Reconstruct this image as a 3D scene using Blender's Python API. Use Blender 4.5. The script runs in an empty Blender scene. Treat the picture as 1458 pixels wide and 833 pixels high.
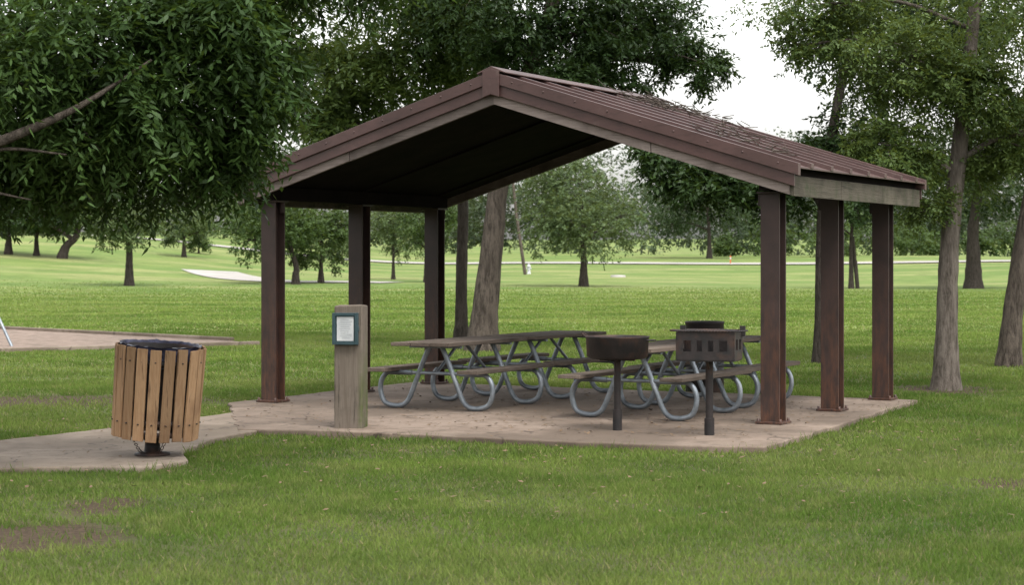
import bpy, math, random
import numpy as np
from mathutils import Vector, Matrix
random.seed(7); rng=np.random.default_rng(11)
S=bpy.context.scene
COL=S.collection
CAMH=1.7; F=2681.0; HX=729.0; HY=370.0

# ------------------------------------------------------------ terrain
def sm(t):
    t=np.clip(t,0,1); return t*t*(3-2*t)
def terr(x,y):
    x=np.asarray(x,float); y=np.asarray(y,float)
    z=2.2*sm((y-100)/150)+2.7*sm((-x-5)/40)*sm((y-90)/100)
    z=z+0.25*np.sin(x*.045+y*.03)*sm((y-80)/80)+0.10*np.sin(x*.13+1.3)*sm((y-90)/60)
    return z+6*sm((y-330)/300)
def hit(px,py,z0=None):
    """real ground position seen in the photograph along a survey bearing"""
    k=(py-HY)/F
    if z0 is not None:
        d=(CAMH-z0)/k; return ((px-HX)/F*d,d,z0)
    for d in np.arange(8,420,.1):
        x=(px-HX)/F*d
        zt=float(terr(x,d))
        if CAMH-k*d<=zt: return (x,d,zt)
    return ((px-HX)/F*420,420,float(terr(0,420)))
def at(px,py,d):
    return ((px-HX)/F*d,d,CAMH+(HY-py)/F*d)

# ------------------------------------------------------------ node helpers
def newmat(name):
    m=bpy.data.materials.new(name); m.use_nodes=True
    nt=m.node_tree; nt.nodes.clear()
    out=nt.nodes.new('ShaderNodeOutputMaterial')
    return m,nt,out
def L(nt,a,b): nt.links.new(a,b)
def c4(c): return (c[0],c[1],c[2],1)
def mixc(nt,fac,a,b):
    n=nt.nodes.new('ShaderNodeMix'); n.data_type='RGBA'
    if isinstance(fac,(int,float)): n.inputs[0].default_value=fac
    else: L(nt,fac,n.inputs[0])
    for i,v in ((6,a),(7,b)):
        if isinstance(v,tuple): n.inputs[i].default_value=c4(v)
        else: L(nt,v,n.inputs[i])
    return n.outputs[2]
def noise(nt,vec,scale,detail=4,rough=.55):
    n=nt.nodes.new('ShaderNodeTexNoise'); n.inputs['Scale'].default_value=scale
    n.inputs['Detail'].default_value=detail; n.inputs['Roughness'].default_value=rough
    if vec is not None: L(nt,vec,n.inputs['Vector'])
    return n.outputs['Fac']
def ramp(nt,fac,a,b):
    n=nt.nodes.new('ShaderNodeMapRange'); n.inputs[1].default_value=a; n.inputs[2].default_value=b
    L(nt,fac,n.inputs[0]); return n.outputs[0]
def ramp2(nt,fac,a,b):
    n=nt.nodes.new('ShaderNodeMapRange'); n.inputs[3].default_value=a; n.inputs[4].default_value=b
    L(nt,fac,n.inputs[0]); return n.outputs[0]
def mapping(nt,vec,scale):
    n=nt.nodes.new('ShaderNodeMapping'); n.inputs['Scale'].default_value=scale; L(nt,vec,n.inputs['Vector']); return n.outputs[0]
def bump(nt,h,strength,dist=.02):
    n=nt.nodes.new('ShaderNodeBump'); n.inputs['Strength'].default_value=strength; n.inputs['Distance'].default_value=dist
    L(nt,h,n.inputs['Height']); return n.outputs[0]
def mul(nt,a,b):
    n=nt.nodes.new('ShaderNodeMath'); n.operation='MULTIPLY'; L(nt,a,n.inputs[0])
    if isinstance(b,(int,float)): n.inputs[1].default_value=b
    else: L(nt,b,n.inputs[1])
    return n.outputs[0]
def principled(nt,out,col,rough=.7,metal=0,normal=None,spec=.4):
    p=nt.nodes.new('ShaderNodeBsdfPrincipled')
    if isinstance(col,tuple): p.inputs['Base Color'].default_value=c4(col)
    else: L(nt,col,p.inputs['Base Color'])
    if isinstance(rough,(int,float)): p.inputs['Roughness'].default_value=rough
    else: L(nt,rough,p.inputs['Roughness'])
    p.inputs['Metallic'].default_value=metal
    p.inputs['Specular IOR Level'].default_value=spec
    if normal is not None: L(nt,normal,p.inputs['Normal'])
    L(nt,p.outputs[0],out.inputs[0]); return p
def texco(nt,kind='Object'):
    return nt.nodes.new('ShaderNodeTexCoord').outputs[kind]
def wpos(nt): return nt.nodes.new('ShaderNodeNewGeometry').outputs['Position']

def mat_mottle(name,c1,c2,c3=None,scale=6,rough=.8,metal=0,bs=.3,stretch=(1,1,1),lo=.35,hi=.65,spec=.3,bd=.01):
    m,nt,out=newmat(name); v=mapping(nt,texco(nt),stretch)
    n1=noise(nt,v,scale,6); col=mixc(nt,ramp(nt,n1,lo,hi),c1,c2)
    if c3:
        n2=noise(nt,v,scale*.37,5); col=mixc(nt,ramp(nt,n2,.52,.7),col,c3)
    n3=noise(nt,v,scale*5,5,.7)
    principled(nt,out,col,rough,metal,bump(nt,n3,bs,bd),spec); return m
def mat_concrete(name,a,b,stain):
    m,nt,out=newmat(name); v=wpos(nt)
    n1=noise(nt,v,1.3,6,.65); n2=noise(nt,v,.45,5,.6); n3=noise(nt,v,60,4,.8); n4=noise(nt,v,6,6,.7)
    col=mixc(nt,ramp(nt,n1,.35,.65),a,b)
    col=mixc(nt,mul(nt,ramp(nt,n2,.40,.58),.85),col,stain)
    col=mixc(nt,mul(nt,ramp(nt,n4,.50,.66),.75),col,stain)
    col=mixc(nt,mul(nt,ramp(nt,n3,.5,.75),.5),col,tuple(q*.45 for q in a))
    vo=nt.nodes.new('ShaderNodeTexVoronoi'); vo.feature='DISTANCE_TO_EDGE'; vo.inputs['Scale'].default_value=.42
    wv=nt.nodes.new('ShaderNodeVectorMath'); wv.operation='ADD'; L(nt,v,wv.inputs[0])
    nn=nt.nodes.new('ShaderNodeTexNoise'); nn.inputs['Scale'].default_value=1.7; nn.inputs['Detail'].default_value=5; L(nt,v,nn.inputs['Vector']); L(nt,nn.outputs['Color'],wv.inputs[1])
    L(nt,wv.outputs[0],vo.inputs['Vector'])
    cr=ramp(nt,vo.outputs['Distance'],.008,.0)
    col=mixc(nt,mul(nt,cr,.8),col,tuple(q*.25 for q in a))
    principled(nt,out,col,.9,0,bump(nt,n4,.3,.01),.2); return m

def mat_steel():
    m,nt,out=newmat('brown_painted_steel'); v=wpos(nt)
    n1=noise(nt,v,5,6); n2=noise(nt,mapping(nt,v,(9,9,2)),2.2,7,.7)
    col=mixc(nt,ramp(nt,n1,.3,.7),(.020,.0125,.0105),(.036,.021,.018))
    sep=nt.nodes.new('ShaderNodeSeparateXYZ'); L(nt,v,sep.inputs[0])
    hz=ramp(nt,sep.outputs[2],1.7,.0)
    col=mixc(nt,mul(nt,hz,ramp(nt,n2,.40,.66)),col,(.090,.038,.021))
    principled(nt,out,col,.5,0,bump(nt,n2,.2,.005),.35); return m
def mat_roof():
    m,nt,out=newmat('brown_roof_metal'); v=wpos(nt)
    n1=noise(nt,v,1.7,6); n2=noise(nt,v,5,6,.7); n3=noise(nt,mapping(nt,v,(3,3,14)),2,5,.7)
    col=mixc(nt,ramp(nt,n1,.3,.7),(.045,.024,.021),(.074,.040,.036))
    col=mixc(nt,mul(nt,ramp(nt,n2,.58,.75),.6),col,(.11,.08,.068))
    col=mixc(nt,mul(nt,ramp(nt,n3,.52,.72),.65),col,(.026,.015,.013))
    principled(nt,out,col,.42,0,bump(nt,n2,.1,.004),.45); return m
def mat_wood(name,a,b,dark,green=None,axis='Z',sc=1.0,greenz=None):
    m,nt,out=newmat(name); v=texco(nt)
    st={'X':(1.2,22,22),'Y':(22,1.2,22),'Z':(22,22,1.2)}[axis]
    vv=mapping(nt,v,tuple(q*sc for q in st))
    g=noise(nt,vv,1.6,7,.65); g2=noise(nt,v,2.3,4)
    info=nt.nodes.new('ShaderNodeAttribute'); info.attribute_name='var'
    col=mixc(nt,ramp(nt,g,.32,.68),a,b)
    col=mixc(nt,ramp(nt,g,.56,.70),col,dark)
    col=mixc(nt,mul(nt,ramp(nt,g2,.48,.75),.8),col,dark)
    hs=nt.nodes.new('ShaderNodeHueSaturation'); L(nt,col,hs.inputs['Color'])
    L(nt,ramp2(nt,info.outputs['Fac'],.62,1.25),hs.inputs['Value'])
    col=hs.outputs[0]
    if green:
        n3=noise(nt,v,5,6,.7); f=ramp(nt,n3,.5,.66)
        if greenz:
            sep=nt.nodes.new('ShaderNodeSeparateXYZ'); L(nt,v,sep.inputs[0])
            f=mul(nt,ramp(nt,n3,.36,.56),mul(nt,ramp(nt,sep.outputs[2],greenz,.0),ramp(nt,sep.outputs[0],.08,.14)))
        col=mixc(nt,f,col,green)
    principled(nt,out,col,.85,0,bump(nt,g,.8,.010),.2); return m
def mat_bark(name,a,b):
    m,nt,out=newmat(name); v=wpos(nt); vv=mapping(nt,v,(1,1,.22))
    g=noise(nt,vv,16,7,.7); g2=noise(nt,v,1.5,3)
    col=mixc(nt,ramp(nt,g,.38,.58),a,b); col=mixc(nt,ramp(nt,g2,.45,.8),col,tuple(q*.6 for q in b))
    principled(nt,out,col,.95,0,bump(nt,g,1,.07),.1); return m
def mat_leaf(name,a,b,trans=.30):
    m,nt,out=newmat(name)
    at_=nt.nodes.new('ShaderNodeAttribute'); at_.attribute_name='var'
    n=noise(nt,wpos(nt),.9,3)
    mx=nt.nodes.new('ShaderNodeMath'); mx.operation='MULTIPLY_ADD'; mx.inputs[1].default_value=.55
    L(nt,at_.outputs['Fac'],mx.inputs[0]); L(nt,ramp2(nt,ramp(nt,n,.35,.65),0,.45),mx.inputs[2])
    col=mixc(nt,mx.outputs[0],a,b)
    p=nt.nodes.new('ShaderNodeBsdfPrincipled'); L(nt,col,p.inputs['Base Color']); p.inputs['Roughness'].default_value=.5
    p.inputs['Specular IOR Level'].default_value=.2
    t=nt.nodes.new('ShaderNodeBsdfTranslucent')
    tc=mixc(nt,.5,col,(b[0]*2.0,b[1]*1.6,b[2]*.6)); L(nt,tc,t.inputs['Color'])
    ms=nt.nodes.new('ShaderNodeMixShader'); ms.inputs[0].default_value=trans
    L(nt,p.outputs[0],ms.inputs[1]); L(nt,t.outputs[0],ms.inputs[2]); L(nt,ms.outputs[0],out.inputs[0]); return m

PATCH=[]  # bare-soil patches and one wide thin-grass zone (x,y,rx,ry,strength)
def mat_ground():
    m,nt,out=newmat('lawn_ground'); v=wpos(nt)
    n1=noise(nt,v,.13,5); n2=noise(nt,v,1.1,5,.65); n3=noise(nt,v,22,4,.7)
    n5=noise(nt,mapping(nt,v,(1,3.0,1)),.05,5,.6); n6=noise(nt,v,.5,6,.7)
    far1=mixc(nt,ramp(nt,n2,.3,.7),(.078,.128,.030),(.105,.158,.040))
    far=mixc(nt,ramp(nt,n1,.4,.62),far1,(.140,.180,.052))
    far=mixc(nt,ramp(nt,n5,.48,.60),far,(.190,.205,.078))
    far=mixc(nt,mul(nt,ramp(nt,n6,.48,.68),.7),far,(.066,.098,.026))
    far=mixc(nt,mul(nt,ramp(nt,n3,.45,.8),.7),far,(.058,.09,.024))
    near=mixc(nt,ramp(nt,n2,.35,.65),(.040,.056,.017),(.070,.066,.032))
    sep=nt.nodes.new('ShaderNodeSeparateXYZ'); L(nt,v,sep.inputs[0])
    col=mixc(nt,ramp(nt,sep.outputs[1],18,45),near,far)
    nz=noise(nt,v,3.0,5,.7)
    for (x,y,rx,ry,st) in PATCH:
        mp=nt.nodes.new('ShaderNodeMapping'); mp.inputs['Location'].default_value=(-x/rx,-y/ry,0); mp.inputs['Scale'].default_value=(1/rx,1/ry,0)
        L(nt,v,mp.inputs['Vector'])
        ln=nt.nodes.new('ShaderNodeVectorMath'); ln.operation='LENGTH'; L(nt,mp.outputs[0],ln.inputs[0])
        ad=nt.nodes.new('ShaderNodeMath'); ad.operation='MULTIPLY_ADD'; ad.inputs[1].default_value=1.2; L(nt,nz,ad.inputs[0]); L(nt,ln.outputs['Value'],ad.inputs[2])
        soil=mixc(nt,ramp(nt,n3,.35,.65),(.028,.020,.013),(.072,.052,.035))
        col=mixc(nt,ramp(nt,ad.outputs[0],1.8,1.25),col,soil)
    principled(nt,out,col,.95,0,bump(nt,n3,.6,.03),.1); return m
def mat_grass():
    m,nt,out=newmat('grass_blades'); v=wpos(nt)
    a=nt.nodes.new('ShaderNodeAttribute'); a.attribute_name='var'
    n1=noise(nt,v,.30,5,.6); n2=noise(nt,v,1.6,5,.65); n4=noise(nt,mapping(nt,v,(1,2,1)),.09,4); n5=noise(nt,v,.75,6,.7)
    col=mixc(nt,ramp(nt,n1,.40,.60),(.060,.110,.020),(.125,.180,.038))
    col=mixc(nt,mul(nt,ramp(nt,n2,.50,.68),.8),col,(.160,.185,.058))
    col=mixc(nt,mul(nt,ramp(nt,n5,.49,.64),.75),col,(.044,.082,.018))
    col=mixc(nt,mul(nt,ramp(nt,n4,.46,.62),.5),col,(.180,.210,.064))
    sep=nt.nodes.new('ShaderNodeSeparateXYZ'); L(nt,v,sep.inputs[0])
    hs=nt.nodes.new('ShaderNodeHueSaturation'); L(nt,col,hs.inputs['Color'])
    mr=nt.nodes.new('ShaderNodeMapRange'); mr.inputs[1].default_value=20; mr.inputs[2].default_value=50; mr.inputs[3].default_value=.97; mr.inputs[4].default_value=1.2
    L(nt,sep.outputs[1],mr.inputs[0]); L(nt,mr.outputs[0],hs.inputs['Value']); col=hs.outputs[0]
    col=mixc(nt,mul(nt,ramp(nt,a.outputs['Fac'],.88,.97),.8),col,(.22,.18,.10))
    p=nt.nodes.new('ShaderNodeBsdfDiffuse'); L(nt,col,p.inputs['Color'])
    t=nt.nodes.new('ShaderNodeBsdfTranslucent'); L(nt,mixc(nt,.3,col,(.22,.30,.06)),t.inputs['Color'])
    ms=nt.nodes.new('ShaderNodeMixShader'); ms.inputs[0].default_value=.36
    L(nt,p.outputs[0],ms.inputs[1]); L(nt,t.outputs[0],ms.inputs[2]); L(nt,ms.outputs[0],out.inputs[0]); return m

# ------------------------------------------------------------ mesh helpers
def empty(name,loc=(0,0,0),rz=0,rot=None):
    o=bpy.data.objects.new(name,None); o.location=loc; o.rotation_euler=rot if rot else (0,0,rz); COL.objects.link(o); return o
def np_mesh(name,V,Fc,mat,var=None,parent=None,smooth=False):
    V=np.ascontiguousarray(V,dtype=np.float32); Fc=np.ascontiguousarray(Fc,dtype=np.int32)
    me=bpy.data.meshes.new(name); k=Fc.shape[1]
    me.vertices.add(len(V)); me.vertices.foreach_set('co',V.ravel())
    me.loops.add(Fc.size); me.loops.foreach_set('vertex_index',Fc.ravel())
    me.polygons.add(len(Fc)); me.polygons.foreach_set('loop_start',np.arange(0,Fc.size,k,dtype=np.int32))
    if smooth: me.polygons.foreach_set('use_smooth',np.ones(len(Fc),dtype=bool))
    me.update(calc_edges=True)
    if var is not None:
        a=me.attributes.new('var','FLOAT','FACE'); a.data.foreach_set('value',np.ascontiguousarray(var,dtype=np.float32))
    me.materials.append(mat)
    o=bpy.data.objects.new(name,me); COL.objects.link(o)
    if parent: o.parent=parent
    return o
class MB:
    def __init__(s): s.v=[]; s.f=[]; s.var=[]; s.sm=[]
    def add(s,vs,fs,var=None,smooth=False):
        b=len(s.v); s.v+= [tuple(v) for v in vs]; s.f+=[tuple(i+b for i in f) for f in fs]
        vv=random.random() if var is None else var
        s.var+=[vv]*len(fs); s.sm+=[smooth]*len(fs)
    def box(s,cx,cy,cz,sx,sy,sz,rz=0,M=None,var=None,jit=0):
        R=Matrix.Rotation(rz,4,'Z'); vs=[]
        for dx in(-.5,.5):
            for dy in(-.5,.5):
                for dz in(-.5,.5):
                    p=R@Vector((dx*sx,dy*sy,dz*sz))+Vector((cx,cy,cz))
                    if jit: p+=Vector([random.uniform(-jit,jit) for _ in range(3)])
                    if M: p=M@p
                    vs.append(p)
        s.add(vs,[(0,1,3,2),(4,6,7,5),(0,4,5,1),(2,3,7,6),(0,2,6,4),(1,5,7,3)],var)
    def prism(s,prof,y0,y1,var=None):
        n=len(prof); vs=[(x,y0,z) for x,z in prof]+[(x,y1,z) for x,z in prof]
        a=sum(prof[i][0]*prof[(i+1)%n][1]-prof[(i+1)%n][0]*prof[i][1] for i in range(n))
        fs=[tuple(range(n)),tuple(range(2*n-1,n-1,-1))]+[(i,i+n,(i+1)%n+n,(i+1)%n) for i in range(n)]
        if a<0: fs=[tuple(reversed(f)) for f in fs]
        s.add(vs,fs,var)
    def tube(s,pts,rad,n=10,cap=True,var=None):
        P=[Vector(p) for p in pts]; m=len(P)
        if isinstance(rad,(int,float)): rad=[rad]*m
        vs=[]; fs=[]; up=None
        for i in range(m):
            t=(P[min(i+1,m-1)]-P[max(i-1,0)]).normalized()
            if up is None:
                up=Vector((1,0,0)) if abs(t.x)<.8 else Vector((0,1,0))
            a=(up-t*up.dot(t)).normalized(); b=t.cross(a); up=a
            for j in range(n):
                th=2*math.pi*j/n; vs.append(P[i]+(a*math.cos(th)+b*math.sin(th))*rad[i])
        for i in range(m-1):
            for j in range(n):
                k=(j+1)%n; fs.append((i*n+j,i*n+k,(i+1)*n+k,(i+1)*n+j))
        s.add(vs,fs,var,True)
        if cap: 
            s.add(vs[:n],[tuple(reversed(range(n)))],var); s.add(vs[-n:],[tuple(range(n))],var)
    def lathe(s,prof,c,n=32,var=None,M=None,smooth=True):
        vs=[]; fs=[]
        for r,z in prof:
            for j in range(n):
                th=2*math.pi*j/n; p=Vector((c[0]+r*math.cos(th),c[1]+r*math.sin(th),c[2]+z)); vs.append(M@p if M else p)
        for i in range(len(prof)-1):
            for j in range(n):
                k=(j+1)%n; fs.append((i*n+j,i*n+k,(i+1)*n+k,(i+1)*n+j))
        s.add(vs,fs,var,smooth)
    def obj(s,name,mat,parent=None,bevel=0):
        me=bpy.data.meshes.new(name); me.from_pydata(s.v,[],s.f)
        me.polygons.foreach_set('use_smooth',s.sm)
        a=me.attributes.new('var','FLOAT','FACE'); a.data.foreach_set('value',s.var)
        me.materials.append(mat); me.update()
        o=bpy.data.objects.new(name,me); COL.objects.link(o)
        if parent: o.parent=parent
        if bevel:
            b=o.modifiers.new('bevel','BEVEL'); b.width=bevel; b.segments=2; b.limit_method='ANGLE'
        return o
def catmull(pts,k=6):
    P=[Vector(p) for p in pts]; P=[P[0]*2-P[1]]+P+[P[-1]*2-P[-2]]; out=[]
    for i in range(1,len(P)-2):
        for j in range(k):
            t=j/k; a,b,c,d=P[i-1],P[i],P[i+1],P[i+2]
            out.append(.5*((2*b)+(c-a)*t+(2*a-5*b+4*c-d)*t*t+(3*b-a-3*c+d)*t**3))
    out.append(P[-2]); return out

# ------------------------------------------------------------ materials
M_steel=mat_steel(); M_roof=mat_roof()
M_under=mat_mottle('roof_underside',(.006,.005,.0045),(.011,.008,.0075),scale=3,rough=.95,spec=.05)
M_barge=mat_wood('weathered_bargeboard',(.105,.083,.074),(.18,.147,.13),(.045,.034,.029),axis='X')
M_fasc=mat_wood('lichen_fascia',(.065,.055,.040),(.12,.105,.08),(.020,.017,.013),green=(.045,.048,.028),axis='Y')
M_plank=mat_wood('weathered_plank',(.082,.062,.049),(.135,.107,.086),(.036,.027,.021),axis='Y')
M_slat=mat_wood('treated_slat',(.21,.118,.060),(.31,.198,.112),(.100,.052,.028),axis='Z')
M_post=mat_wood('sign_post_wood',(.115,.092,.072),(.19,.158,.128),(.040,.032,.025),axis='Z',sc=.8,green=(.055,.080,.015),greenz=1.1)
M_galv=mat_mottle('galvanised_tube',(.14,.16,.18),(.24,.26,.28),(.09,.10,.11),scale=9,rough=.45,metal=.5,bs=.05)
M_iron=mat_mottle('black_iron',(.010,.009,.009),(.022,.016,.015),(.055,.027,.017),scale=9,rough=.6,bs=.3)
M_conc=mat_concrete('slab_concrete',(.165,.125,.097),(.215,.168,.134),(.085,.064,.048))
M_conc2=mat_concrete('path_concrete',(.175,.140,.108),(.23,.187,.148),(.105,.082,.061))
M_road=mat_mottle('far_concrete',(.24,.225,.205),(.32,.30,.275),scale=.3,rough=.9)
M_sand=mat_mottle('playground_gravel',(.135,.098,.076),(.215,.163,.130),(.095,.075,.056),scale=5,rough=1,bs=.8)
M_bark=mat_bark('bark_grey',(.065,.054,.044),(.165,.14,.118))
M_barkd=mat_bark('bark_dark',(.022,.018,.015),(.060,.050,.042))
M_barkm=mat_bark('bark_mid',(.038,.031,.025),(.110,.090,.074))
M_leafN=mat_leaf('leaf_near',(.015,.036,.009),(.058,.104,.026))
M_leafD=mat_leaf('leaf_dark',(.010,.024,.007),(.034,.063,.016),.25)
M_leafM=mat_leaf('leaf_mid',(.022,.046,.013),(.070,.110,.030))
M_leafL=mat_leaf('leaf_light',(.030,.058,.016),(.095,.138,.038),.36)
M_leafF=mat_leaf('leaf_far_hazed',(.040,.072,.026),(.098,.135,.054))  # distance haze put into the colour: paler green for far trees
M_leafB=mat_leaf('leaf_treeline_hazed',(.026,.046,.024),(.066,.092,.048))  # haze at the horizon painted into the leaves as a greyer green
M_litter=mat_mottle('dead_leaf',(.07,.045,.025),(.15,.10,.06),scale=30)
M_teal=mat_mottle('teal_frame',(.022,.044,.050),(.032,.056,.063),scale=8,rough=.45)
M_white=mat_mottle('white_paint',(.38,.39,.40),(.45,.46,.46),scale=8)
M_bag=mat_mottle('plastic_bag',(.02,.02,.035),(.07,.07,.12),scale=12,rough=.35,bs=.6)
M_orange=mat_mottle('orange_plastic',(.40,.11,.04),(.48,.14,.05),scale=8)

# ------------------------------------------------------------ world, sun, camera
w=bpy.data.worlds.new('World'); S.world=w; w.use_nodes=True; nt=w.node_tree
bg=nt.nodes['Background']; sk=nt.nodes.new('ShaderNodeTexSky'); sk.sky_type='NISHITA'; sk.sun_disc=False
EL=math.radians(62); AZ=math.radians(150)
sk.sun_elevation=EL; sk.sun_rotation=AZ; sk.air_density=1.6; sk.dust_density=4; sk.ozone_density=1
hs=nt.nodes.new('ShaderNodeHueSaturation'); hs.inputs['Saturation'].default_value=.12; hs.inputs['Value'].default_value=3.0
L(nt,sk.outputs[0],hs.inputs['Color']); L(nt,hs.outputs[0],bg.inputs[0]); bg.inputs[1].default_value=.15
sl=bpy.data.lights.new('sun','SUN'); sl.energy=1.7; sl.angle=math.radians(18); sl.color=(1,.95,.87)
so=bpy.data.objects.new('sun',sl); COL.objects.link(so)
sd=Vector((math.sin(AZ)*math.cos(EL),math.cos(AZ)*math.cos(EL),math.sin(EL)))
so.rotation_euler=(-sd).to_track_quat('-Z','Y').to_euler()
cd=bpy.data.cameras.new('camera'); cam=bpy.data.objects.new('camera',cd); COL.objects.link(cam)
cam.location=(0,0,CAMH); cam.rotation_euler=(math.pi/2,0,0); cd.sensor_width=36; cd.lens=F/1458*36
cd.shift_y=-46.5/1458; cd.clip_end=2000
cd.dof.use_dof=True; cd.dof.focus_distance=19; cd.dof.aperture_fstop=4.5
S.camera=cam
S.view_settings.view_transform='Standard'; S.view_settings.look='None'; S.view_settings.exposure=0

# ------------------------------------------------------------ ground polygons
C0=Vector((-.07,20.27,0)); RZ=-math.radians(28.2)
ux=Vector((math.cos(RZ),math.sin(RZ),0)); vy=Vector((-math.sin(RZ),math.cos(RZ),0))
def loc(a,t,z=0): p=C0+ux*a+vy*t; return (p.x,p.y,z)
slab=[hit(338,611,.06),hit(470,613,.06),hit(620,620,.06),hit(760,627,.06),hit(920,633,.06),hit(1088,637,.06),
      loc(3.42,3.82,.06),loc(-3.45,3.82,.06),loc(-3.45,-.3,.06)]
path=[hit(-300,690,.05),hit(0,667,.05),hit(130,664,.05),hit(205,665,.05),hit(268,655,.05),hit(262,642,.05),hit(300,626,.05),hit(350,616,.05),hit(400,606,.05),
      hit(420,585,.05),hit(370,583,.05),hit(290,593,.05),hit(165,609,.05),hit(0,627,.05),hit(-300,650,.05)]
def slabmesh(name,P,mat,depth=.16):
    mb=MB(); n=len(P)
    area=sum(P[i][0]*P[(i+1)%n][1]-P[(i+1)%n][0]*P[i][1] for i in range(n))
    if area<0: P=P[::-1]
    top=[(p[0],p[1],p[2]) for p in P]; bot=[(p[0],p[1],p[2]-depth) for p in P]
    mb.add(top+bot,[tuple(range(n))]+[(i,i+n,(i+1)%n+n,(i+1)%n) for i in range(n)])
    return mb.obj(name,mat,bevel=.012)
def rough_edge(P,step=.20,j=.028):
    out=[]
    n=len(P)
    for i in range(n):
        a=Vector(P[i]); b=Vector(P[(i+1)%n]); d=(b-a).length; k=max(1,int(d/step))
        for q in range(k):
            p=a.lerp(b,q/k)
            if q: p+=Vector((random.uniform(-j,j),random.uniform(-j,j),0))
            out.append(tuple(p))
    return out
slab=rough_edge(slab); path=rough_edge(path)
slabmesh('shelter_slab',slab,M_conc); slabmesh('concrete_path',path,M_conc2)
sand=[hit(-400,505,0),hit(0,502,0),hit(180,497,0),hit(368,491.5,0),hit(330,486,0),hit(0,469,0),hit(-400,450,0)]
sd_=MB(); sd_.add([(p[0],p[1],.012) for p in sand],[tuple(range(len(sand)))]); sd_.obj('playground_gravel',M_sand)
kb=MB()
for i in (1,2,4):
    a=Vector(sand[i]); b=Vector(sand[i+1]); 
    d=b-a; kb.box((a.x+b.x)/2,(a.y+b.y)/2,.03,d.length,.14,.10,math.atan2(d.y,d.x))
kb.obj('playground_kerb',M_conc2,bevel=.015)

PATCH+= [(*hit(30,768)[:2],.72,.75,1),(*hit(1345,556)[:2],.75,1.0,1),(*hit(60,572)[:2],2.2,1.1,.75),(*hit(500,622)[:2],.3,.35,.8),(*hit(150,722)[:2],.3,.5,.7),(*hit(1436,690)[:2],.35,.4,.7)]  # widest entry: zone at left with thinner grass over darker ground
M_ground=mat_ground(); M_grass=mat_grass()
xs=np.concatenate([-np.geomspace(700,4,60),np.linspace(-3.5,3.5,8),np.geomspace(4,700,60)])
ys=np.concatenate([np.linspace(-60,100,30),np.linspace(103,420,110),np.geomspace(430,1500,20)])
X,Y=np.meshgrid(xs,ys); Z=terr(X,Y)
V=np.stack([X,Y,Z],-1).reshape(-1,3); nx=len(xs); ny=len(ys)
i,j=np.meshgrid(np.arange(nx-1),np.arange(ny-1)); q=(j*nx+i).ravel()
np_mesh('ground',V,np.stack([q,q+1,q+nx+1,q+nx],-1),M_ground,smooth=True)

def strip(name,P,width,mat,dz=.04):
    mb=MB(); C=catmull([(p[0],p[1],0) for p in P],14); vs=[]; 
    for i,p in enumerate(C):
        t=(C[min(i+1,len(C)-1)]-C[max(i-1,0)]).normalized(); n=Vector((-t.y,t.x,0))
        for s_ in (-.5,-.17,.17,.5):
            q=p+n*width*s_; vs.append((q.x,q.y,float(terr(q.x,q.y))+dz))
    fs=[]
    for i in range(len(C)-1):
        for k in range(3): b=i*4+k; fs.append((b,b+4,b+5,b+1))
    mb.add(vs,fs); return mb.obj(name,mat)
strip('park_road',[(-75,205,0),(-40,196,0),(-10,190,0),(20,184,0),(50,180,0),(90,186,0),(140,200,0)],5,M_road,.10)
fp=[hit(560,403),hit(500,402),hit(430,402),hit(380,400),hit(345,397),hit(318,392),hit(298,386)]
strip('walking_path',fp,4.2,M_road,.05)

# ------------------------------------------------------------ grass
def inpoly(x,y,P):
    c=np.zeros(len(x),bool); n=len(P)
    for i in range(n):
        x1,y1=P[i][0],P[i][1]; x2,y2=P[(i+1)%n][0],P[(i+1)%n][1]
        m=((y1>y)!=(y2>y)); 
        if y1!=y2:
            xi=(x2-x1)*(y-y1)/(y2-y1)+x1; c^=(m&(x<xi))
    return c
def blades(d0,d1,dens,h,w,fade=False):
    n=int(dens*.31*(d1*d1-d0*d0))
    d=np.sqrt(rng.uniform(d0*d0,d1*d1,n)); x=rng.uniform(-.31,.31,n)*d
    keep=~(inpoly(x,d,slab)|inpoly(x,d,path)|inpoly(x,d,sand))
    if fade: keep&=rng.random(n)<np.clip((d1-d)/(d1-d0),0,1)**1.2
    pn=np.sin(x*2.1+np.sin(d*1.3)*2)+np.sin(d*2.7+np.sin(x*1.7)*2)+np.sin(x*6.1+d*4.3)*.6
    keep&=rng.random(n)<(.80+.10*pn)
    nz=.35*np.sin(x*7+d*3)+.3*np.sin(d*9-x*4)+.25*np.sin(x*17+d*11)
    for (cx,cy,rx,ry,st) in PATCH:
        r=np.hypot((x-cx)/rx,(d-cy)/ry)+nz*.5
        keep&=(rng.random(n)<np.clip((r-.55)*1.4,.06+(1-st)*.6,1))
    x=x[keep]; d=d[keep]; pn=pn[keep]; n=len(x)
    z=terr(x,d); th=rng.uniform(0,2*np.pi,n); hh=h*rng.uniform(.45,1.0,n)*(1+.12*pn); ww=w*rng.uniform(.6,1.3,n)
    le=hh*rng.uniform(.1,1.1,n); ph=rng.uniform(0,2*np.pi,n)
    B=np.stack([x,d,z],-1); W=np.stack([np.cos(th),np.sin(th),0*th],-1)*ww[:,None]*.5
    T=B+np.stack([np.cos(ph)*le,np.sin(ph)*le,hh],-1)
    V=np.stack([B-W,B+W,T],1).reshape(-1,3); return V,rng.random(n)
parts=[blades(9,16,4000,.046,.0080),blades(16,26,1900,.050,.012),blades(26,44,620,.055,.022),blades(44,62,200,.055,.045),blades(62,120,130,.05,.06,True)]
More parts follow.
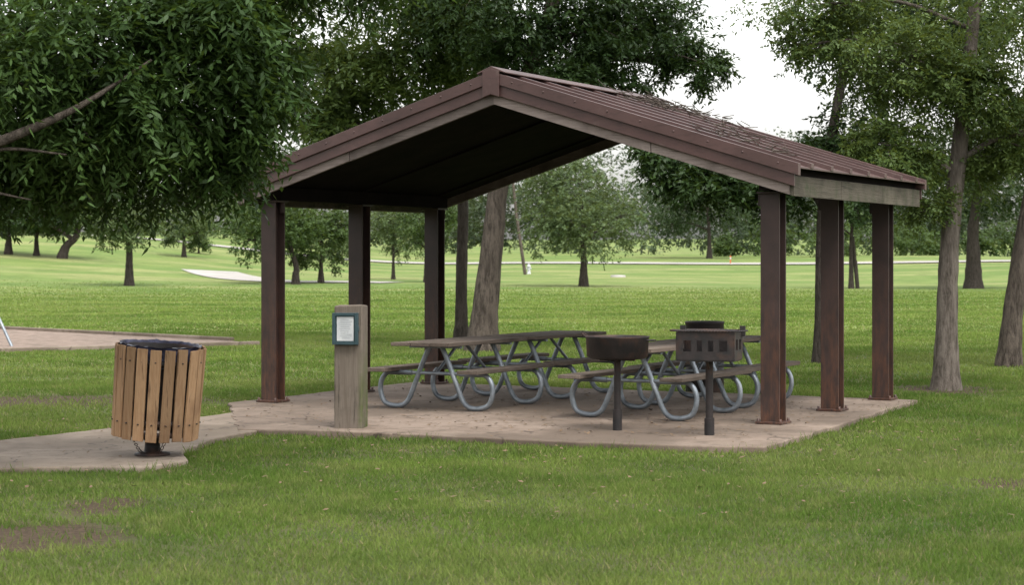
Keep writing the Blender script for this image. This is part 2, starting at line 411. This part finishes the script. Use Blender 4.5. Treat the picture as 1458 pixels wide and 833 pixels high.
# ragged longer tufts creeping over the slab and path edges
ed=[]
for P in (slab,path):
    n_=len(P)
    for i in range(n_):
        a=np.array(P[i][:2]); b=np.array(P[(i+1)%n_][:2]); m=int(np.linalg.norm(b-a)*90)
        t=rng.random(m)[:,None]; ed.append(a+(b-a)*t+rng.normal(size=(m,2))*.035)
ed=np.concatenate(ed); k_=~(inpoly(ed[:,0],ed[:,1],slab)|inpoly(ed[:,0],ed[:,1],path)); ed=ed[k_]; m=len(ed)
th=rng.uniform(0,6.28,m); hh=rng.uniform(.05,.105,m)*(.6+.5*(np.sin(ed[:,0]*5)+np.sin(ed[:,1]*3.7))**2/2).clip(.5,1.2); ph=rng.uniform(0,6.28,m)
B=np.concatenate([ed,np.zeros((m,1))],1); W=np.stack([np.cos(th),np.sin(th),0*th],-1)*.005
T=B+np.stack([np.cos(ph)*hh*.6,np.sin(ph)*hh*.6,hh],-1); parts.append((np.stack([B-W,B+W,T],1).reshape(-1,3),rng.random(m)))
V=np.concatenate([p[0] for p in parts]); var=np.concatenate([p[1] for p in parts])
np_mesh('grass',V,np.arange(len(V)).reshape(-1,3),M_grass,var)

# ------------------------------------------------------------ trees
def unit(v): return v/np.maximum(np.linalg.norm(v,axis=-1,keepdims=True),1e-6)
def foliage(blobs,nspray,M,slen,ll,lw,K,droop=.35,sub=.30,shell=.45):
    W=np.array([b[2] for b in blobs],float); W/=W.sum()
    allV=[];allvar=[];subs=[]
    for (c,r,_),wt in zip(blobs,W):
        k=max(4,int(K*wt)); ns=max(20,int(nspray*wt)); c=np.array(c);r=np.array(r)
        dirs=unit(rng.normal(size=(k,3))); rad=rng.random(k)**shell
        sc=c+dirs*r*rad[:,None]*.88; subs.append((c,sc))
        size=r.mean()*sub*rng.uniform(.6,1.35,k)*(1 if k<60 else (60/k)**.22)
        sv=rng.random(k)
        idx=rng.integers(0,k,ns)
        off=np.clip(rng.normal(size=(ns,3)),-1.9,1.9)*.55; off[:,2]*=.65
        p=sc[idx]+off*size[idx][:,None]
        dr=unit(unit(p-c)*.7+unit(off)*.6+rng.normal(size=(ns,3))*.45+np.array([0,0,-droop]))
        ln=slen*rng.uniform(.5,1.3,ns)
        side=unit(np.cross(dr,rng.normal(size=(ns,3))*.4+np.array([0,0,1])))
        for m in range(M):
            f=(m+.5)/M; sg=1 if m%2 else -1
            q=p+dr*(ln*(f-.3))[:,None]+np.array([0,0,-1])*(ln*f*f*droop*.5)[:,None]
            ld=unit(dr*.55+side*sg*.8+rng.normal(size=(ns,3))*.3+np.array([0,0,-droop*.6]))
            nn=rng.normal(size=(ns,3))*.55+np.array([0,0,1]); wd=unit(np.cross(ld,nn))
            l=(ll*rng.uniform(.6,1.25,ns))[:,None]; ww=(lw*rng.uniform(.7,1.2,ns))[:,None]
            b=q; t=q+ld*l; mid=q+ld*l*.42
            allV.append(np.stack([b,mid+wd*ww*.5,t,mid-wd*ww*.5],1).reshape(-1,3))
            allvar.append(np.clip(sv[idx]*.6+rng.random(ns)*.4,0,1))
    return np.concatenate(allV),np.concatenate(allvar),subs
def tree(name,trunk,r0,r1,blobs,nspray,M,slen,ll,lw,K,leaf,bark,droop=.35,sub=.30,twigs=50,seg=12,limbr=.45,shell=.45,flare=1.5,extra=None):
    e=empty(name,trunk[0]); o0=Vector(trunk[0])
    mb=MB(); C=catmull(trunk,7); n=len(C)
    rad=[]
    for i,p in enumerate(C):
        f=i/(n-1); r=r0+(r1-r0)*f
        h=(p-C[0]).length; r*=1+(flare-1)*math.exp(-h/(r0*2.2)); r*=1+random.uniform(-.05,.05)
        rad.append(r)
    C[0]=C[0]-Vector((0,0,.1))
    mb.tube([p-o0 for p in C],rad,seg)
    if extra:
        for pts,ra,rb in extra:
            l=catmull(pts,6); mb.tube([p-o0 for p in l],[ra+(rb-ra)*k/(len(l)-1) for k in range(len(l))],9)
    V,var,subs=foliage(blobs,nspray,M,slen,ll,lw,K,droop,sub,shell)
    for c,sc in subs:
        c=Vector(c); cand=[(i,p) for i,p in enumerate(C) if i>n*.35]
        i,a=min(cand,key=lambda q:(q[1]-c).length+ (3*max(0,q[1].z-c.z+.3)))
        if (a-c).length>.3:
            mid=a.lerp(c,.5)+Vector((random.uniform(-.15,.15),random.uniform(-.15,.15),(c-a).length*.10))
            l=catmull([a,mid,c],5); rr=rad[i]*limbr
            mb.tube([p-o0 for p in l],[rr*(1-.6*k/(len(l)-1)) for k in range(len(l))],8)
        else: l=[a,c]; rr=rad[i]*.4
        kk=max(2,int(twigs/len(subs)))
        for s_ in sc[:kk]:
            s_=Vector(s_); a2=l[random.randint(len(l)//2,len(l)-1)]
            m2=a2.lerp(s_,.5)+Vector((random.uniform(-1,1),random.uniform(-1,1),random.uniform(-.3,1)))*.12*(s_-a2).length
            mb.tube([p-o0 for p in catmull([a2,m2,s_],4)],[rr*.38*(1-.8*k/8) for k in range(9)],5)
    mb.obj('trunk_and_limbs',bark,e)
    np_mesh('foliage',V-np.array(trunk[0]),np.arange(len(V)).reshape(-1,4),leaf,var,e)
    return e

# near tree, upper left
tree('ash_tree',[(-8.2,15.5,0),(-8.0,15.5,1.3),(-7.7,15.4,2.4),(-6.6,15.3,3.4),(-5.6,15.2,4.4)],.30,.14,
 [((-6.0,15.6,5.8),(4.0,3.4,2.0),2.4),((-4.3,15.0,3.35),(1.25,1.3,1.05),1.8),((-3.3,14.8,3.25),(.95,1.1,1.0),1.7),((-2.6,14.8,3.2),(.75,1,.85),1.5),
  ((-2.1,14.9,3.7),(.65,.9,.7),1.2),((-1.93,14.8,2.88),(.22,.4,.36),.25),((-1.4,15,4.1),(.70,.8,.60),.75),((-3.1,15.6,2.5),(1.0,.8,.42),.9),((-4.2,15.6,2.45),(1.0,.9,.5),.9),((-2.4,15.2,2.5),(.42,.5,.42),.55)],
  9800,11,.34,.095,.030,420,M_leafN,M_barkm,droop=.45,sub=.34,twigs=120,limbr=.22,
  extra=[([(-7.6,15.3,2.4),(-6.2,14.6,2.25),(-5.0,14.2,2.35),(-4.1,13.95,2.48),(-3.55,13.85,2.66),(-3.15,13.9,2.86),(-2.7,14.1,3.2)],.085,.010),([(-4.1,13.95,2.48),(-3.7,13.9,2.52),(-3.3,13.95,2.48)],.022,.006),([(-5.0,14.2,2.35),(-4.5,14.0,2.2),(-4.0,14.0,2.22),(-3.6,14.1,2.15)],.028,.006)])
# trunks and dark crown behind the shelter
tree('elm_tree',[at(686,497,35)[:2]+(0,),at(692,430,35),at(703,330,35),at(712,250,35),at(735,150,35),at(770,60,35),at(800,-40,35)],.24,.12,
 [((0.4,35.3,7.8),(3.8,3.6,3.0),3),((2.2,35,6.0),(1.6,1.6,1.1),1.1),((3.4,35.2,5.3),(.75,.8,.6),.35),((1.2,34.5,4.9),(1.7,1,.5),.6),((0,35,5.8),(1.0,1.2,.8),.6)],
  8000,9,.34,.12,.05,300,M_leafD,M_barkm,sub=.26,twigs=90)
tree('oak_tree',[at(657,487,39.6)[:2]+(0,),at(657,400,39.6),at(659,280,39.6),at(650,150,39.6),at(630,20,39.6)],.13,.09,
 [((-3.2,39,7.8),(4.2,3.4,3.0),2.4),((-2.0,37.5,5.6),(2.0,1.5,1.1),1.5),((-4.0,38.5,5.2),(1.9,1.4,1.2),1.2),((-1.2,37,6.6),(1.2,1,.9),.7),((-3.3,38,4.4),(1.1,1,.6),.5)],
  7200,8,.38,.14,.06,240,M_leafL,M_barkd,sub=.28,twigs=60)
tree('elm_tree',[at(1168,519,30.8)[:2]+(0,),at(1169,430,30.8),at(1172,300,30.8),at(1190,160,30.8),at(1215,40,30.8)],.11,.07,
 [((6.6,31.3,5.6),(1.9,2,1.8),2),((3.4,31.2,3.05),(1.15,.9,.55),.8),((2.6,31.4,3.45),(.7,.6,.35),.4),((4.5,31,2.9),(.8,.8,.5),.5),((5.6,31,3.6),(.9,1,.7),.6)],
  4200,9,.32,.12,.05,170,M_leafD,M_barkd,sub=.30,twigs=60,limbr=.6)
tree('elm_tree',[at(1347,555,24.6)[:2]+(0,),at(1348,470,24.6),at(1352,350,24.6),at(1364,230,24.6),at(1376,120,24.6),at(1388,10,24.6)],.155,.08,
 [((6.9,24.8,5.7),(2.7,2.6,1.9),2.4),((4.9,24.5,4.3),(.95,1.1,.7),1.0),((4.9,24.2,3.15),(.65,.7,.5),.7),((7.0,24.5,3.35),(.9,1.0,.7),.9),((4.25,25,5.1),(1.1,1.1,.55),.8),((6.1,25,2.95),(.6,.6,.45),.5),((5.9,24.2,4.0),(.8,.7,.6),.9),((3.7,25,4.55),(.35,.5,.3),.15),((5.35,24.4,2.45),(.4,.4,.25),.2)],
  8000,9,.28,.075,.034,330,M_leafL,M_bark,sub=.30,twigs=100,limbr=.4)
tree('elm_tree',[at(1436,522,30)[:2]+(0,),at(1443,440,30),at(1455,350,30),at(1478,220,30),at(1500,60,30)],.17,.10,
 [((9.2,30.5,6.6),(2.6,2.4,2.2),2),((8.4,30,3.9),(1.1,1,.7),.7)],2600,9,.32,.12,.05,110,M_leafM,M_barkm,sub=.3,twigs=40)
def fartree(name,px,py,topy,x0,x1,leaf,n=900,r=.25,by=None,d=None,ls=.30,bark=M_barkd,M=6,lean=0):
    b=hit(px,py); d=b[1]; s=F/d; cx=((x0+x1)/2-HX)/s; rx=(x1-x0)/2/s; zt=CAMH+(HY-topy)/s
    by=by if by else py-(py-topy)*.22; zb=CAMH+(HY-by)/s; h=zt-zb
    cz=(zt+zb)/2
    blobs=[((cx,d,cz+.08*h),(rx*.70,rx*.70,h*.42),2)]
    for k in range(7):
        a=2*math.pi*k/7+random.uniform(-.3,.3); q=random.uniform(.32,.48)
        blobs.append(((cx+math.cos(a)*rx*.58,d+math.sin(a)*rx*.58,cz+random.uniform(-.30,.22)*h),(rx*q,rx*q,h*random.uniform(.2,.32)),.7))
    blobs.append(((cx+rx*random.uniform(-.4,.4),d,zt-h*.2),(rx*.4,rx*.4,h*.2),.5))
    z0=b[2]; fork=z0+(zb-z0)*.9+h*.1
    tree(name,[b,(b[0]+lean*.3,d,z0+(fork-z0)*.5),(b[0]+lean,d,fork),(cx*.6+b[0]*.4+lean,d,cz),(cx,d,zt-h*.3)],r,r*.35,blobs,n,M,ls*1.8,ls,ls*.5,max(70,n//9),leaf,bark,sub=.34,twigs=36,seg=8,limbr=.6,flare=1.35)
fartree('oak_tree',1386,411,150,1255,1560,M_leafD,1600,.50,by=330,ls=.34)
fartree('elm_tree',831,408,212,722,930,M_leafF,2600,.27,by=378,ls=.24)
fartree('elm_tree',184,407,285,105,252,M_leafF,1100,.26,by=358,ls=.24)
fartree('cedar_tree',421,405,262,312,475,M_leafM,1900,.24,by=388,ls=.24)
fartree('cedar_tree',457,403,268,400,520,M_leafM,1400,.20,by=389,ls=.24)
fartree('elm_tree',607,402,272,560,665,M_leafM,1100,.18,by=372,ls=.24)
fartree('elm_tree',560,398,285,520,600,M_leafF,700,.14,by=372,ls=.24)
fartree('elm_tree',1212,411,240,1150,1290,M_leafD,1100,.16,by=345,ls=.26)
fartree('oak_tree',88,368,255,10,155,M_leafD,1200,.35,by=338,ls=.34,lean=1.2)
fartree('oak_tree',12,362,245,-60,62,M_leafD,1100,.30,by=345,ls=.34)
fartree('oak_tree',52,364,270,20,100,M_leafM,700,.22,by=345,ls=.34)
fartree('elm_tree',262,366,290,225,300,M_leafF,500,.2,by=350,ls=.3)
fartree('cedar_tree',283,361,318,266,300,M_leafM,300,.1,by=356,ls=.28)
fartree('elm_tree',487,376,330,460,520,M_leafF,300,.1,by=368,ls=.28)
fartree('elm_tree',1010,368,205,900,1110,M_leafD,1700,.3,by=356,ls=.36)

def treeline(name,x0,x1,y,step,hmin,hmax,leaf,ls,per):
    Vs=[];vr=[]
    x=x0
    while x<x1:
        yy=y+random.uniform(-12,12); h=random.uniform(hmin,hmax); r=h*random.uniform(.34,.6); z=float(terr(x,yy))
        bl=[((x,yy,z+h*.55),(r,r,h*.42),2),((x+r*.7,yy,z+h*.3),(r*.7,r*.7,h*.3),1),((x-r*.7,yy-2,z+h*.28),(r*.7,r*.7,h*.3),1)]
        V,v,_=foliage(bl,per,5,ls*1.8,ls,ls*.55,60,.3,.36,.45); Vs.append(V); vr.append(v*.5+random.random()*.5)
        x+=step*random.uniform(.5,1.4)
    V=np.concatenate(Vs); np_mesh(name,V,np.arange(len(V)).reshape(-1,4),leaf,np.concatenate(vr))
treeline('distant_tree_line',-110,4,262,7,6,13,M_leafF,.55,420)
treeline('distant_tree_line',-4,110,255,7,14,21,M_leafB,.6,750)
treeline('distant_tree_line',-150,160,320,11,17,25,M_leafB,.85,480)
treeline('distant_hedge',25,110,222,4,2.5,6,M_leafM,.45,260)
treeline('distant_hedge',-100,-28,240,5,2,4.5,M_leafM,.45,200)

# ------------------------------------------------------------ shelter
sh=empty('picnic_shelter',tuple(C0),RZ)
zr=3.36; ze=2.336; HW=3.31; Y0=-.22; Y1=4.08
def zl(x): return zr-(zr-ze)*abs(x)/HW
mb=MB(); bp=MB()
for sx in(-1,1):
    for t in(0,1.83,3.66):
        x=sx*3.045; zt=2.37
        mb.box(x,t-.088,zt/2+.04,.20,.018,zt-.06,var=.5); mb.box(x,t+.088,zt/2+.04,.20,.018,zt-.06,var=.5); mb.box(x,t,zt/2+.04,.014,.158,zt-.06,var=.5)
        mb.box(x,t,.075,.28,.28,.022,var=.5)
        for bx in(-.115,.115):
            for by in(-.115,.115): bp.lathe([(0,.03),(.016,.03),(.016,0)],(x+bx,t+by,.085),8)
        mb.box(x,t,zt+.002,.26,.26,.02,var=.5)
        mb.box(x-sx*.13,t,zt-.07,.06,.012,.12,var=.5)
mb.obj('columns',M_steel,sh,bevel=.003); bp.obj('anchor_bolts',M_steel,sh)
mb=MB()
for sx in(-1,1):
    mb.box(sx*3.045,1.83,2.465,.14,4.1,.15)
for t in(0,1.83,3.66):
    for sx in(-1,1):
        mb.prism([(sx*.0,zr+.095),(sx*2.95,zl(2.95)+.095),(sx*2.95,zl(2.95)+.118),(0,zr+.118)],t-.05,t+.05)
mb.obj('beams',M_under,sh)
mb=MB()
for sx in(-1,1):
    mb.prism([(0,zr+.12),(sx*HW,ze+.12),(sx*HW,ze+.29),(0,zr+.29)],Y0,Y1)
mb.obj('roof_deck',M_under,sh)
mb=MB()
for sx in(-1,1):
    for (a,b) in((Y0-.045,Y0-.003),(Y1+.003,Y1+.045)):
        for (p,q,dz) in((0.0,.55,0),(.553,1.0,.006)):
            xa=sx*HW*p; xb=sx*HW*q
            mb.prism([(xa,zl(xa)+dz),(xb,zl(xb)+dz),(xb,zl(xb)+.125),(xa,zl(xa)+.125)],a,b)
mb.obj('bargeboards',M_barge,sh)
mb=MB()
for sx in(-1,1):
    for k in range(3):
        a=Y0-.04+k*(Y1-Y0+.08)/3+.003; b=Y0-.04+(k+1)*(Y1-Y0+.08)/3-.003
        mb.prism([(sx*(HW+.003),ze+.0),(sx*(HW+.045),ze-.01),(sx*(HW+.045),ze+.19),(sx*(HW+.003),ze+.20)],a,b)
mb.obj('eave_fascia',M_fasc,sh,bevel=.004)
mb=MB(); XE=HW+.11
def zz(x): return zr-(zr-ze)*abs(x)/HW
for sx in(-1,1):
    for (u0,u1) in((Y0-.075,Y0-.047),(Y1+.047,Y1+.075)):
        mb.prism([(0,zr+.105),(sx*(XE-.05),zz(XE-.05)+.105),(sx*(XE-.05),zz(XE-.05)+.27),(0,zr+.27)],u0,u1,var=.5)
    for (u0,u1) in((Y0-.10,Y0-.03),(Y1+.03,Y1+.10)):
        mb.prism([(0,zr+.225),(sx*XE,zz(XE)+.225),(sx*XE,zz(XE)+.345),(0,zr+.345)],u0,u1,var=.5)
    mb.prism([(0,zr+.293),(sx*XE,zz(XE)+.293),(sx*XE,zz(XE)+.312),(0,zr+.312)],Y0-.028,Y1+.028,var=.5)
    t=Y0+.30
    while t<Y1:
        mb.prism([(0,zr+.31),(sx*(XE+.01),zz(XE+.01)+.31),(sx*(XE+.01),zz(XE+.01)+.36),(0,zr+.36)],t-.04,t+.04,var=.5)
        t+=.61
    mb.prism([(0,zr+.372),(sx*.17,zz(.17)+.372),(sx*.17,zz(.17)+.385),(0,zr+.40)],Y0-.11,Y1+.11,var=.5)
    mb.prism([(0,zr+.10),(sx*.10,zz(.10)+.10),(sx*.10,zz(.10)+.374),(0,zr+.374)],Y0-.115,Y0-.102,var=.5)
    for k in range(9):
        x=sx*(.25+k*.37); mb.lathe([(0,.008),(.010,.006),(.012,0)],(0,0,0),6,M=Matrix.Translation((x,Y0-.10,zz(x)+.29))@Matrix.Rotation(math.pi/2,4,'X'))
mb.obj('standing_seam_roof',M_roof,sh,bevel=.003)
mb=MB()
for k in range(200):
    c=random.choice([(.5,2.9),(.35,3.3),(1.0,3.2),(1.6,2.6),(.8,2.3),(2.6,.4)]); x=c[0]+random.gauss(0,.22); y=c[1]+random.gauss(0,.35)
    if x<.05: continue
    z=zz(x)+.33+random.uniform(0,.09); a=random.uniform(0,6.28); l=random.uniform(.08,.35)
    mb.tube([(x,y,z),(x+math.cos(a)*l,y+math.sin(a)*l,z-.31*math.cos(a)*l+random.uniform(-.0,.07))],[.006,.004],4)
mb.obj('roof_debris',M_barkm,sh)

# ------------------------------------------------------------ picnic tables
def table(a,t,dr=0):
    e=empty('picnic_table',loc(a,t,.06),RZ+dr); LN=1.85
    mb=MB()
    for k in range(3):
        mb.box((k-1)*.245,random.uniform(-.01,.01),.725,.236,LN,.04,jit=.003)
    for sx in(-1,1): mb.box(sx*.575,random.uniform(-.01,.01),.435,.25,LN,.042,jit=.003)
    mb.obj('planks',M_plank,e,bevel=.006)
    mb=MB()
    for y in(-.58,.58):
        for sx in(-1,1):
            P=[(sx*.08,y,.685),(sx*.16,y,.52),(sx*.27,y,.26),(sx*.345,y,.10),(sx*.43,y,.035),(sx*.56,y,.032),(sx*.66,y,.075),(sx*.705,y,.19),(sx*.69,y,.31),(sx*.62,y,.388),(sx*.52,y,.397),(sx*.30,y,.398)]
            mb.tube(catmull(P,5),.028,10)
        mb.box(0,y,.69,.64,.05,.03); mb.tube([(-.30,y,.398),(.30,y,.398)],.02,8)
    for sg in(-1,1): mb.tube([(0,sg*.10,.69),(0,sg*.56,.40)],.018,8)
    mb.obj('tube_frame',M_galv,e)
table(-.83,.50,.01); table(-.83,2.58,-.02); table(1.60,.40,-.015); table(1.52,2.25,.02)

# ------------------------------------------------------------ grills
b=hit(879,623); g=empty('pedestal_grill',b,-.3)
mb=MB(); mb.tube([(0,0,0),(0,0,.76)],.034,14); mb.tube([(0,0,0),(0,0,.26)],.046,14)
mb.lathe([(0,.75),(.26,.75),(.295,.775),(.303,.95),(.315,.965),(.295,.967),(.290,.95),(.275,.79),(0,.79)],(0,0,0),40)
for k in range(-6,7):
    h=math.sqrt(max(0,.28**2-(k*.042)**2)); mb.tube([(k*.042,-h,.935),(k*.042,h,.935)],.006,6)
mb.tube([(-.28,-.04,.94),(-.34,-.05,.99),(-.35,.05,.99),(-.28,.06,.94)],.009,6)
mb.tube([(.28,-.04,.93),(.36,-.05,.93),(.36,.05,.93),(.28,.06,.93)],.009,6)
mb.box(0,0,.74,.34,.05,.02); mb.box(0,0,.738,.05,.34,.018)
mb.obj('round_firepan',M_iron,g)
b=hit(1010,629); g=empty('pedestal_grill',b,-.30)
mb=MB(); mb.tube([(0,0,0),(0,0,.78)],.036,14); mb.tube([(0,0,0),(0,0,.22)],.048,14)
BW=.54; z0=.765; z1=1.03
mb.box(0,0,z0,BW,.40,.014)
mb.box(0,.20,(z0+z1)/2,BW,.012,z1-z0)
for sx in(-1,1):
    mb.box(sx*BW/2,0,z0+.05,.012,.40,.09); mb.box(sx*BW/2,0,z1-.035,.012,.40,.07)
    for q in(-.17,0,.17): mb.box(sx*BW/2,q,.90,.0118,.07,.14)
mb.box(0,-.20,z0+.045,BW,.012,.08); mb.box(0,-.20,z1-.04,BW,.010,.075)
for q in(-.235,-.105,0,.105,.235): mb.box(q,-.20,.90,.055,.011,.14)
for k in range(-8,9): mb.tube([(k*.030,-.24,z1+.01),(k*.030,.21,z1+.01)],.006,6)
mb.tube([(-.29,-.21,z1+.01),(.29,-.21,z1+.01)],.008,6); mb.tube([(-.29,.20,z1+.01),(.29,.20,z1+.01)],.008,6)
for sx in(-1,1):
    mb.tube([(sx*.27,-.10,z1+.005),(sx*.35,-.10,z1+.01),(sx*.35,.05,z1+.01),(sx*.27,.05,z1+.005)],.009,6)
    mb.box(sx*.285,.16,z1+.0,.05,.04,.10)
mb.tube([(0,-.12,.76),(0,0,.66)],.014,6); mb.tube([(0,.12,.76),(0,0,.66)],.014,6)
mb.obj('box_firebox',M_iron,g)
# barrel behind the tables
b=loc(.62,4.1,0); g=empty('trash_barrel',b)
mb=MB(); mb.lathe([(0,.02),(.235,.02),(.24,.04),(.24,.30),(.25,.315),(.24,.33),(.24,.60),(.25,.615),(.24,.63),(.24,.90),(.252,.915),(.24,.93),(.225,.92),(.225,.10),(0,.10)],(0,0,0),32)
mb.obj('drum',M_iron,g)

# ------------------------------------------------------------ slatted trash receptacle
b=hit(217,657); g=empty('trash_receptacle',(b[0],b[1],.05))
mb=MB(); mb.lathe([(0,.0),(.15,.0),(.15,.018),(.07,.03),(.06,.12),(.13,.17),(0,.17)],(0,0,0),20)
mb.obj('pedestal',M_iron,g)
T=Matrix.Translation((0.02,0,.16))@Matrix.Rotation(math.radians(4.2),4,'Y')@Matrix.Rotation(math.radians(2.5),4,'X')
mb=MB(); n=20
for k in range(n):
    a=2*math.pi*(k+.3)/n; Mx=T@Matrix.Rotation(a,4,'Z')@Matrix.Translation((.350,0,0))@Matrix.Rotation(math.radians(1.2+random.uniform(-.6,.6)),4,'Y')
    mb.box(0,0,.385+random.uniform(-.008,.008),.022,.090,.77,M=Mx,jit=.0025)
mb.obj('slats',M_slat,g,bevel=.004)
mb=MB()
mb.lathe([(.10,.03),(.335,.03),(.337,.07),(.33,.075)],(0,0,0),40,M=T)
for z in(.12,.62): mb.lathe([(.330,z),(.337,z),(.337,z+.05),(.330,z+.05)],(0,0,0),40,M=T)
mb.lathe([(.300,.10),(.305,.755),(.32,.765)],(0,0,0),40,M=T)
for k in range(n):
    a=2*math.pi*(k+.3)/n
    for z in(.14,.66):
        p=T@Vector((.368*math.cos(a),.368*math.sin(a),z)); mb.lathe([(0,.006),(.008,.004),(.009,-.004),(0,-.006)],p,8)
mb.obj('hoops_and_screws',M_iron,g)
mb=MB()
nb=64
rows=[(.295,.50,0),(.312,.74,.004),(.322,.782,.008),(.340,.786,.008)]
vs=[];fs=[]
for ri,(r,z,j) in enumerate(rows):
    for k in range(nb):
        a=2*math.pi*k/nb; rr=r+random.uniform(-j,j); vs.append(T@Vector((rr*math.cos(a),rr*math.sin(a),z+random.uniform(-j,j))))
for i in range(3):
    for k in range(nb): fs.append((i*nb+k,i*nb+(k+1)%nb,(i+1)*nb+(k+1)%nb,(i+1)*nb+k))
mb.add(vs,fs,.5,True); mb.obj('bin_liner',M_bag,g)
mb=MB()
def link(p,d,r=.012): 
    d=Vector(d).normalized(); s_=d.cross(Vector((0,1,.3))).normalized(); P=[]
    for k in range(9):
        th=2*math.pi*k/8; P.append(Vector(p)+d*math.cos(th)*.021+s_*math.sin(th)*.011)
    mb.tube(P,.0035,5,False)
for (a_,b_) in(((-.15,-.1,.17),(-.02,-.12,.02)),((.14,-.1,.17),(.04,-.12,.02))):
    A=Vector(a_);B=Vector(b_)
    for k in range(9):
        f=k/8; p=A.lerp(B,f); p.z-=.06*math.sin(math.pi*f)*.8; p.z=max(p.z,.015); link(p,(B-A)+Vector((0,random.uniform(-.3,.3),0)))
mb.obj('chain',M_iron,g)

# ------------------------------------------------------------ notice post
b=hit(496,620); g=empty('notice_post',b,math.radians(-7))
mb=MB(); mb.box(0,.13,.62,.285,.25,1.28,jit=.008); mb.obj('timber_post',M_post,g,bevel=.015)
mb=MB(); X0=-.025
mb.box(X0,-.012,1.03,.255,.03,.31); mb.obj('frame_back',M_teal,g,bevel=.004)
mb=MB()
for sx in(-1,1): mb.box(X0+sx*.112,-.035,1.03,.03,.02,.31)
for sz in(-1,1): mb.box(X0,-.035,1.03+sz*.14,.192,.02,.03)
mb.box(X0+.13,-.03,1.03,.014,.03,.05)
mb.obj('frame',M_teal,g,bevel=.003)
mb=MB(); mb.box(X0,-.029,1.03,.165,.004,.235); mb.obj('notice_sheet',M_white,g)
mb=MB()
for k in range(11): mb.box(X0-.0+random.uniform(-.01,.01),-.032,1.12-k*.018,.12*random.uniform(.6,1),.002,.004)
mb.obj('printed_lines',mat_mottle('ink',(.2,.22,.24),(.28,.29,.30)),g)

# ------------------------------------------------------------ small far things
b=hit(17,494); g=empty('swing_set',b)
mb=MB(); mb.tube([(0,0,0),(-1.35,.9,2.4)],.03,8); mb.tube([(-2.7,.2,0),(-1.35,.9,2.4)],.03,8)
mb.tube([(-1.35,.9,2.4),(-3.6,4.4,2.4)],.035,8); mb.tube([(-2.3,4.6,0),(-3.6,4.4,2.4)],.03,8); mb.tube([(-5,4.1,0),(-3.6,4.4,2.4)],.03,8)
for q in(.3,.42,.62,.74):
    p=Vector((-1.35,.9,2.4)).lerp(Vector((-3.6,4.4,2.4)),q); mb.tube([p,p-Vector((0,0,1.9))],.008,5)
for q in(.36,.68):
    p=Vector((-1.35,.9,2.4)).lerp(Vector((-3.6,4.4,2.4)),q); mb.box(p.x,p.y,.5,.45,.18,.03,-1)
mb.obj('frame',M_galv,g)
b=hit(748,391); g=empty('utility_pole',b)
mb=MB(); mb.tube([(0,0,-.1),(-.75,0,5),(-1.2,0,9.5)],[.14,.12,.09],10); mb.box(-1.15,0,8.8,2,.1,.1); mb.box(-1.1,0,8.0,1.6,.1,.1)
for q in(-.9,-.4,.4,.9): mb.lathe([(.03,0),(.05,.05),(.03,.12),(0,.12)],(-1.15+q,0,8.85),8)
mb.obj('pole',M_barkm,g)
b=hit(753,390); g=empty('fire_hydrant',b)
mb=MB(); mb.lathe([(.18,0),(.18,.05),(.12,.06),(.12,.55),(.16,.57),(.16,.62),(.12,.72),(.04,.80),(.04,.86),(0,.86)],(0,0,0),16)
mb.tube([(-.22,0,.45),(.22,0,.45)],.06,10); mb.tube([(0,-.22,.40),(0,0,.40)],.075,10); mb.obj('body',M_white,g)
b=hit(880,394.5); g=empty('manhole_cover',b)
mb=MB(); mb.lathe([(.6,-.1),(.58,.12),(.53,.15),(.33,.15),(.33,.17),(0,.17)],(0,0,0),24); mb.obj('collar',M_road,g)
b=hit(1040,376.5); g=empty('marker_post',b)
mb=MB(); mb.lathe([(.07,0),(.06,.5),(.05,.85),(0,.87)],(0,0,0),12); mb.obj('body',M_orange,g)
mb=MB(); mb.lathe([(.066,.52),(.062,.68)],(0,0,0),12); mb.obj('reflective_band',M_white,g)
b=hit(1221,411); g=empty('wooden_stake',b)
mb=MB(); mb.tube([(0,0,0),(-.15,0,1.7)],.13,8); mb.tube([(-.15,0,1.7),(-.3,0,3.2)],.10,8); mb.obj('post',M_barkd,g)

# ------------------------------------------------------------ leaf litter
n=2000; pts=[]
while len(pts)<n:
    if random.random()<.65:
        a=random.uniform(-3.4,3.4); t=random.uniform(-2.0,3.7); x,y,_=loc(a,t)
    else: x=random.uniform(-5,4.5); y=random.uniform(12,20)
    z=.068 if inpoly(np.array([x]),np.array([y]),slab)[0] else (.058 if inpoly(np.array([x]),np.array([y]),path)[0] else .038)
    pts.append((x,y,z))
P=np.array(pts); th=rng.uniform(0,6.28,n); l=rng.uniform(.012,.034,n)[:,None]
A=np.stack([np.cos(th),np.sin(th),rng.uniform(-.2,.3,n)],-1)*l; Bv=np.stack([-np.sin(th),np.cos(th),rng.uniform(-.3,.3,n)],-1)*l*.45
P[:,2]+=.006
V=np.stack([P-A,P+Bv,P+A,P-Bv],1).reshape(-1,3); np_mesh('fallen_leaves',V,np.arange(4*n).reshape(-1,4),M_litter)
